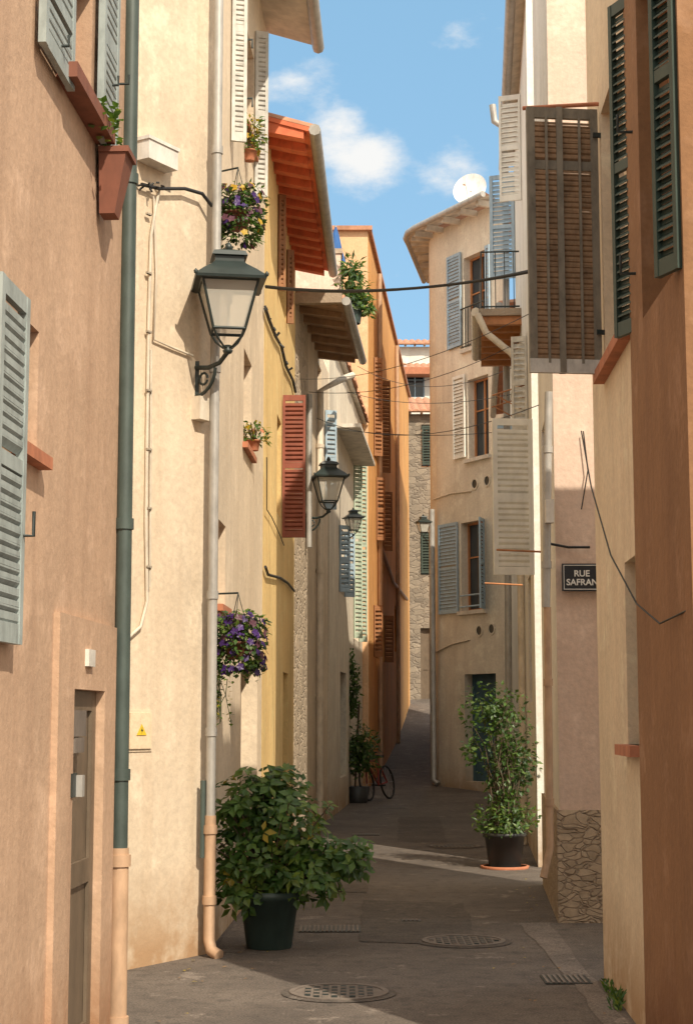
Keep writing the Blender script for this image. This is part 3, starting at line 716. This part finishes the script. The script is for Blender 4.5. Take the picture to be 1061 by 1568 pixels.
mb=MB();r=B.rect(293,315,610,645);mb.wbox(B,r[0],r[1]-.03,.0,.08,r[2],r[3],PIPEW);mb.build('junction_box')
def onB(px,py,o=.02): s,z=B.hit(px,py);return B.pt(s,o,z)
for pts in ([(240,290),(228,360),(224,500),(222,640),(220,800),(222,920),(212,960),(192,978)],[(232,300),(236,420),(232,520),(262,533),(292,545)],[(228,536),(226,900)]):
    mb=MB();mb.tube([onB(*p) for p in pts],.013 if len(pts)>5 else .009,PIPEW,6)
    for k in range(7):
        p=onB(223,330+k*90) ;mb.box(p-B.u*.025,B.u*.05,B.n*.02,Z*.014,PIPEW)
    mb.build('wall_cable')
mb=MB();mb.tube([onB(210,283,.04),onB(235,290,.05),onB(275,290,.05),onB(300,298,.06),onB(312,318,.08)],.014,CABLE,6)
for k in range(10): p=onB(212+k*3,284+R(-6,6),.05);mb.tube([p,p+Vector((R(-.05,.05),R(-.04,0),R(-.05,.03)))],.008,CABLE,5)
mb.build('wall_cable')
pc=Vector((-.985,12.0,0))
px_=lambda z:pc+Z*z
pipe('drain_pipe',[px_(9),px_(.99)],.036,ZINC,[2.6,4.3,6,7.4,1.6])
pipe('drain_pipe',[px_(1.0),px_(.12),pc+Vector((.02,-.03,.05)),pc+Vector((.08,-.08,.02))],.043,PIPEB,[.9,.4])
mb=MB();q=pc+Vector((-.055,-.01,.7));mb.tube([q,q+Z*.55],.02,PIPEG,8);mb.build('earth_conduit')
s,z=E.hit(484,520);pipe('drain_pipe',[E.pt(s+1.2,.5,7.4),E.pt(s+.6,.35,7.2),E.pt(s,.07,6.9),E.pt(s,.07,.1)],.055,PIPEW,[2,4,6])
s,z=E.hit(468,520);pipe('drain_pipe',[E.pt(s,.06,6.5),E.pt(s,.06,4.2)],.04,ZINC)
def onW(w,px,py,o=.03): s,z=w.hit(px,py);return w.pt(s,o,z)
mb=MB();mb.tube([onW(Dw,x,y) for x,y in ((402,472),(408,490),(418,515),(427,530),(434,560),(445,582),(449,600))],.020,CABLE,6)
for k in range(8): p=onW(Dw,403+k*5,475+k*13,.04);mb.tube([p,p+Vector((R(-.03,.06),0,R(-.05,.05)))],.015,CABLE,5)
mb.tube([onW(Dw,x,y) for x,y in ((402,868),(406,880),(425,885),(437,893),(447,905))],.016,CABLE,6)
mb.tube([onW(Dw,x,y) for x,y in ((404,700),(404,780),(412,792),(425,820),(431,835))],.006,CABLE,5);mb.build('wall_cable')
def cable(a,b,sag,r,n=16):
    mb=MB();a=Vector(a);b=Vector(b)
    mb.tube([a.lerp(b,t/n)-Z*sag*4*(t/n)*(1-t/n) for t in range(n+1)],r,CABLE,6);mb.build('overhead_cable')
a=onW(Dw,404,438,.02);b=D(848,408,14.1);cable(a,b,.12,.016)
cable(onW(Dw,404,440,.02),b+Z*.02,.13,.009)
cable(onW(E,455,580),D(830,470,15),.2,.004);cable(onW(E,470,600),D(800,520,22),.25,.005);cable(onW(E,482,640),D(825,620,17),.3,.005)
cable(onW(Fw,530,600),D(800,600,24),.2,.006);cable(onW(Fw,545,560),D(790,560,26),.4,.006);cable(onW(E,500,655),D(775,660,28),.1,.006)
pts=[D(890,660,10.9),D(905,745,10.2),D(935,850,9.0),D(975,925,8.4),D(1010,955,7.9),D(1062,930,7.35)]
mb=MB();mb.tube(pts,.005,CABLE,5);mb.build('overhead_cable')
# ================================================================ PLANTS
c=G(412,1452);c.z=0;e=potplant('potted_shrub',c,.235,.42,POTG,LF,10,.1,.1,.05,.03)
mb=MB();tp=c+Z*.38
lobes=[((-.10,0,.38),(.40,.32,.38)),((.12,-.02,.5),(.34,.28,.32)),((-.18,0,.70),(.24,.22,.22)),((.28,-.05,.2),(.30,.25,.24)),((-.12,-.05,.1),(.32,.25,.2)),((.54,-.02,.30),(.24,.2,.14)),((.02,.05,.80),(.2,.18,.16))]
for i in range(640):
    (ox,oy,oz),(rx,ry,rz)=random.choices(lobes,[5,4,2.4,3,3,1.5,1.4])[0]
    v=Vector((random.gauss(0,1),random.gauss(0,1),random.gauss(0,1))).normalized();k=R(.45,1.14)
    p=tp+Vector((ox+v.x*rx*k,oy+v.y*ry*k,oz+v.z*rz*k))
    if p.z<.30: p.z=.30+R(0,.1)
    ax=(v*.6+Z*.7+Vector((R(-.4,.4),R(-.7,.1),0))).normalized();t1=ax.cross(Vector((1,.2,0))).normalized();t2=ax.cross(t1);ph=R(0,6)
    mt=random.choices(LF,[4,5,2.5,.8 if k>.9 else .1])[0];sz=R(.75,1.25)
    for q in range(random.choice((3,4,5,6))):
        b=ph+6.283*q/5.2+R(-.25,.25);dd=t1*math.cos(b)+t2*math.sin(b)+ax*R(-.3,.45)
        mb.leaf(p+dd*.012,dd,ax+Vector((R(-.3,.3),R(-.3,.3),0)),R(.07,.105)*sz,R(.042,.062)*sz,mt if R(0,1)<.8 else random.choice(LF[:3]))
    if i%8==0: mb.tube([tp+Vector((R(-.08,.08),R(-.08,.08),-.05)),tp+(p-tp)*.5+Z*.04,p],[.011,.008,.004],BARK,5)
mb.build('foliage',e)
def bush(mb,c,rad,n,L,W,mats,cl=.55):
    c=Vector(c)
    for i in range(n):
        v=Vector((random.gauss(0,1),random.gauss(0,1),random.gauss(0,1))).normalized();k=R(cl,1.1)
        p=c+Vector((v.x*rad[0]*k,v.y*rad[1]*k,v.z*rad[2]*k))
        d=v*.6+Vector((R(-1,1),R(-1,1),R(-.8,.8)))
        mb.leaf(p,d,v+Z*.7,L*R(.6,1.3),W*R(.7,1.2),random.choice(mats))
c=G(773,1330);c.z=0
e=empty('potted_climber');mb=MB();mb.lathe(c,[(.17,0),(.18,.01),(.23,.36),(.25,.36),(.25,.40),(.22,.40),(.2,.36),(.001,.36)],POTD,20);mb.lathe(c,[(.27,.0),(.28,.03),(.25,.03)],TERRA,20);mb.build('pot',e)
mb=MB()
for i in range(28):
    a=R(0,6.28);tz=R(.9,2.15);rr=R(.05,.45) if tz>1.2 else R(.1,.25)
    end=c+Vector((math.cos(a)*rr-.04,math.sin(a)*rr*.6,tz));b0=c+Vector((R(-.1,.1),R(-.1,.1),.36));mid=b0.lerp(end,.5)+Vector((R(-.08,.08),R(-.08,.08),.1))
    pts=[b0,b0.lerp(mid,.5)+Z*.05,mid,mid.lerp(end,.5)+Vector((R(-.05,.05),0,.04)),end]
    mb.tube(pts,[.009,.008,.006,.005,.002],BARK,5)
    for k in range(int(46*(tz/2))):
        t=R(.25,1.0);j=min(3,int(t*4));p=pts[j].lerp(pts[j+1],t*4-j)
        p=p+Vector((R(-.09,.09),R(-.09,.09),R(-.07,.07)));mb.leaf(p,Vector((R(-1,1),R(-1,1),R(-.8,.4))),Z+Vector((R(-.7,.7),R(-.7,.7),0)),R(.045,.085),R(.028,.05),random.choice(DL+[LF[1]]))
bush(mb,c+Z*.55,(.36,.3,.22),900,.08,.03,DL+[LF[1],LF[2]],.3)
bush(mb,c+Vector((-.1,0,1.80)),(.42,.25,.3),420,.07,.045,DL+[LF[1]],.2)
bush(mb,c+Vector((.2,.1,1.25)),(.22,.2,.45),380,.07,.045,DL,.2)
bush(mb,c+Vector((-.36,.0,1.35)),(.14,.15,.22),90,.07,.045,DL+[LF[1]],.2)
mb.build('foliage',e)
def basket(px,py,y,tr,mats,fl,nf,nm='hanging_flower_basket'):
    c=D(px,py,y);e=potplant(nm,c-Z*.12,.11,.13,PLANTER,mats,1150,.19,.25,.05,.034,fl,nf,tr,.034)
    mb=MB()
    for k in range(3):
        a=k*2.09+.4;mb.tube([c+Vector((.11*math.cos(a),.11*math.sin(a),0)),c+Z*.38],.003,IRON,4)
    mb.tube([Vector((-1.01,y+.1,c.z+.38)),c+Z*.38],.008,IRON,5);mb.build('hanger',e)
basket(364,328,12.35,.28,DL+[LF[1],LF[0]],[MAUV,MAUV,PURP,YELP],75)
basket(364,985,12.35,.30,DL+[LF[1],LF[2]],[PURP,PURP,PURP,MAUV],150)
mb=MB()
for k in range(8):
    x=R(-.12,.08);p=D(350,1040,12.3)+Vector((x,0,0));pts=[p,p+Vector((R(-.05,.05),0,-.12)),p+Vector((R(-.06,.06),0,-R(.2,.34)))];mb.tube(pts,.003,DL[1],4)
    for j in range(16): q=pts[0].lerp(pts[2],R(0,1));mb.leaf(q,Vector((R(-1,1),R(-1,1),R(-.5,.5))),Z,.04,.028,random.choice(LF[1:]))
mb.build('trailing_ivy')
potplant('flower_pot',D(388,690,15.4),.07,.1,TERRA,LF,170,.13,.2,.06,.03,[TERRA,YELP],12,.03,.03)
potplant('flower_pot',D(382,246,14.6),.07,.1,TERRA,LF,200,.12,.36,.06,.03,[YELP],4,.03,.03)
e=empty('terrace_plants');mb=MB()
bush(mb,D(541,455,31),(.33,.3,.38),500,.16,.07,DL+LF[:3],.2);bush(mb,D(538,415,31),(.22,.3,.3),200,.18,.06,DL+LF[:3],.2);bush(mb,D(560,470,31),(.18,.2,.2),120,.14,.06,LF[:3],.2)
mb.lathe(D(540,480,31),[(.15,-.2),(.2,.2)],POTG,12);mb.build('foliage',e)
e=empty('patio_umbrella');mb=MB();p=D(514,345,31.5);mb.tube([p,p-Z*1.9],.02,ZINC,6);mb.lathe(p-Z*.75,[(.2,0),(.13,.25),(.07,.55),(.01,.75)],UMB,7,False);mb.build('canopy',e)
e=empty('green_bush');mb=MB()
p=D(550,1150,33);bush(mb,p,(.40,.35,.5),800,.13,.06,DL+[LF[1]],.2);bush(mb,D(540,1060,33),(.14,.2,.6),350,.12,.06,DL+LF[:2],.2);bush(mb,D(536,1015,33),(.1,.15,.35),140,.1,.05,LF[:2],.2)
mb.tube([Vector((p.x-.1,33,0)),p+Z*1.0],.02,BARK,6);mb.lathe(Vector((p.x-.05,33,0)),[(.2,0),(.27,.35),(.2,.33)],POTD,14);mb.build('foliage',e)
e=empty('weeds');mb=MB()
for (px,py,n,s) in ((946,1545,26,.07),(937,1520,14,.05)):
    c=G(px,py);
    for i in range(n):
        p=Vector((c.x+R(-.04,.02),c.y+R(-.12,.12),0))
        for k in range(3): mb.leaf(p+Z*k*s*.5,Vector((R(-1,1),R(-1,1),.8)),Vector((0,-1,.4)),s*R(.5,1.2),.014,random.choice(LF[:3]))
mb.build('foliage',e)
mb=MB()
for i in range(90):
    y=R(9.3,24);xl=-1.0+.028*(y-12) if y>12 else -1.15;xrr=1.6 if y<14 else xr(y)
    x=(xl+abs(random.gauss(0,.22))+.05) if R(0,1)<.6 else (xrr-abs(random.gauss(0,.25))-.08)
    mb.leaf(Vector((x,y,.012)),Vector((R(-1,1),R(-1,1),.1)),Z,R(.025,.05),R(.015,.03),random.choice([DRY,DRY,LF[3]]))
mb.build('fallen_leaves')
# bicycle
e=empty('bicycle');mb=MB();c=Vector((.46,33.1,0))
u=Vector((.42,.9,0)).normalized();lean=Vector((-.16,0,1)).normalized()
gy=gz(34)
def wp(a,b): return Vector((c.x,c.y,gy))+u*a+lean*b
for cx in (0,1.02):
    pts=[wp(cx+.33*math.cos(t*.2618),.35+.33*math.sin(t*.2618)) for t in range(25)];mb.tube(pts,.021,RUBB,6)
    for t in range(12): mb.tube([wp(cx,.35),wp(cx+.32*math.cos(t*.5236),.35+.32*math.sin(t*.5236))],.003,ZINC,3)
bb=wp(.58,.3);st=wp(.74,.86);hd=wp(.13,.82)
for a,b in ((bb,st),(bb,hd),(hd,wp(.70,.78)),(wp(0,.35),hd),(wp(1.02,.35),bb),(wp(1.02,.35),wp(.70,.78))): mb.tube([a,b],.018,BIKR,6)
hb=wp(.08,.98);sx=u.cross(Z);mb.tube([hd,hb],.014,ZINC,6);mb.tube([hb-sx*.26+u*.08,hb-sx*.1,hb+sx*.1,hb+sx*.26+u*.08],.014,IRON,6)
mb.box(st-sx*.07-u*.1,sx*.14,u*.26,Z*.05,IRON);mb.tube([bb-sx*.15,bb+sx*.15],.02,IRON,6);mb.build('frame',e)
# ================================================================ LIGHT, SKY, CAMERA
EL=math.radians(43);az=math.radians(SUNAZ)
ts=Vector((math.sin(az)*math.cos(EL),-math.cos(az)*math.cos(EL),math.sin(EL)))
sl=bpy.data.lights.new('sun','SUN');sl.energy=5;sl.angle=math.radians(.5);sl.color=(1,.89,.71)
so=bpy.data.objects.new('sun',sl);bpy.context.scene.collection.objects.link(so);so.rotation_euler=ts.to_track_quat('Z','Y').to_euler();so.location=(5,-10,20)
w=bpy.data.worlds.new('World');bpy.context.scene.world=w;w.use_nodes=True;nt=w.node_tree;bg=nt.nodes['Background']
sky=N(nt,'ShaderNodeTexSky');sky.sky_type='NISHITA';sky.sun_disc=False;sky.sun_elevation=EL;sky.sun_rotation=math.atan2(ts.x,ts.y)
sky.air_density=1.0;sky.dust_density=1.2;sky.ozone_density=1.0
tc=N(nt,'ShaderNodeTexCoord');GEN=tc.outputs['Generated']
hazy=mix(nt,.55,sky.outputs[0],(2.3,4.6,6.5))
ns=N(nt,'ShaderNodeTexNoise');ns.inputs['Scale'].default_value=18;ns.inputs['Detail'].default_value=9;ns.inputs['Roughness'].default_value=.62
mp=N(nt,'ShaderNodeMapping');mp.inputs['Scale'].default_value=(1,1,1.8);nt.links.new(GEN,mp.inputs[0]);nt.links.new(mp.outputs[0],ns.inputs[0])
tot=None
for (px,py,rad,wt) in ((545,245,.034,.46),(595,235,.022,.2),(512,185,.022,.2),(700,50,.024,.2),(685,265,.03,.3),(430,125,.028,.14),(490,120,.02,.12)):
    d=ray(px,py).normalized()
    sb=N(nt,'ShaderNodeVectorMath',operation='SUBTRACT');sb.inputs[1].default_value=d;nt.links.new(GEN,sb.inputs[0])
    ml=N(nt,'ShaderNodeVectorMath',operation='MULTIPLY');ml.inputs[1].default_value=(1,1,1.3);nt.links.new(sb.outputs[0],ml.inputs[0])
    ln=N(nt,'ShaderNodeVectorMath',operation='LENGTH');nt.links.new(ml.outputs[0],ln.inputs[0])
    mr=N(nt,'ShaderNodeMapRange',interpolation_type='SMOOTHSTEP');mr.inputs[1].default_value=0;mr.inputs[2].default_value=rad*1.3;mr.inputs[3].default_value=wt;mr.inputs[4].default_value=0
    nt.links.new(ln.outputs['Value'],mr.inputs[0])
    if tot is None: tot=mr.outputs[0]
    else:
        ad=N(nt,'ShaderNodeMath',operation='ADD');nt.links.new(tot,ad.inputs[0]);nt.links.new(mr.outputs[0],ad.inputs[1]);tot=ad.outputs[0]
ad=N(nt,'ShaderNodeMath',operation='ADD');nt.links.new(tot,ad.inputs[0]);nt.links.new(ns.outputs['Fac'],ad.inputs[1])
mr=N(nt,'ShaderNodeMapRange',interpolation_type='SMOOTHSTEP');mr.inputs[1].default_value=.60;mr.inputs[2].default_value=.98;nt.links.new(ad.outputs[0],mr.inputs[0])
cl=mix(nt,mr.outputs[0],hazy,(6.3,6.3,6.2))
# unseen bright broken cloud, added overhead and behind the viewer to lift ambient fill
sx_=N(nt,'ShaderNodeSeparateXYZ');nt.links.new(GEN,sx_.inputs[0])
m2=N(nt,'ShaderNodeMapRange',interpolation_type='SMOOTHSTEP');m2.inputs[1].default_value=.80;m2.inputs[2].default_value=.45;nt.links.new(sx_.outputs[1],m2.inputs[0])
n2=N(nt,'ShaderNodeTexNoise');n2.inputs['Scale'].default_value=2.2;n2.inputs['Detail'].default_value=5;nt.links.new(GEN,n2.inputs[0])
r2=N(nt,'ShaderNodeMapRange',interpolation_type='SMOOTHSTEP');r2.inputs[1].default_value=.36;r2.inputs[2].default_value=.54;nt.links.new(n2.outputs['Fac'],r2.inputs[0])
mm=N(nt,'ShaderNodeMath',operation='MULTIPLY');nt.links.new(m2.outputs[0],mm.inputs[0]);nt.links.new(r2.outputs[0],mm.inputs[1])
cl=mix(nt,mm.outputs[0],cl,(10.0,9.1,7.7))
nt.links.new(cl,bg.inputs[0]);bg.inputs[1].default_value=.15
cam=bpy.data.cameras.new('camera');cam.sensor_fit='HORIZONTAL';cam.sensor_width=24;cam.lens=24*2500/1061;cam.clip_end=2000
co=bpy.data.objects.new('camera',cam);bpy.context.scene.collection.objects.link(co);co.location=(0,0,CAMZ);co.rotation_euler=(math.pi/2+TH,0,0)
sc=bpy.context.scene;sc.camera=co
sc.view_settings.view_transform='Standard';sc.view_settings.look='None';sc.view_settings.exposure=0
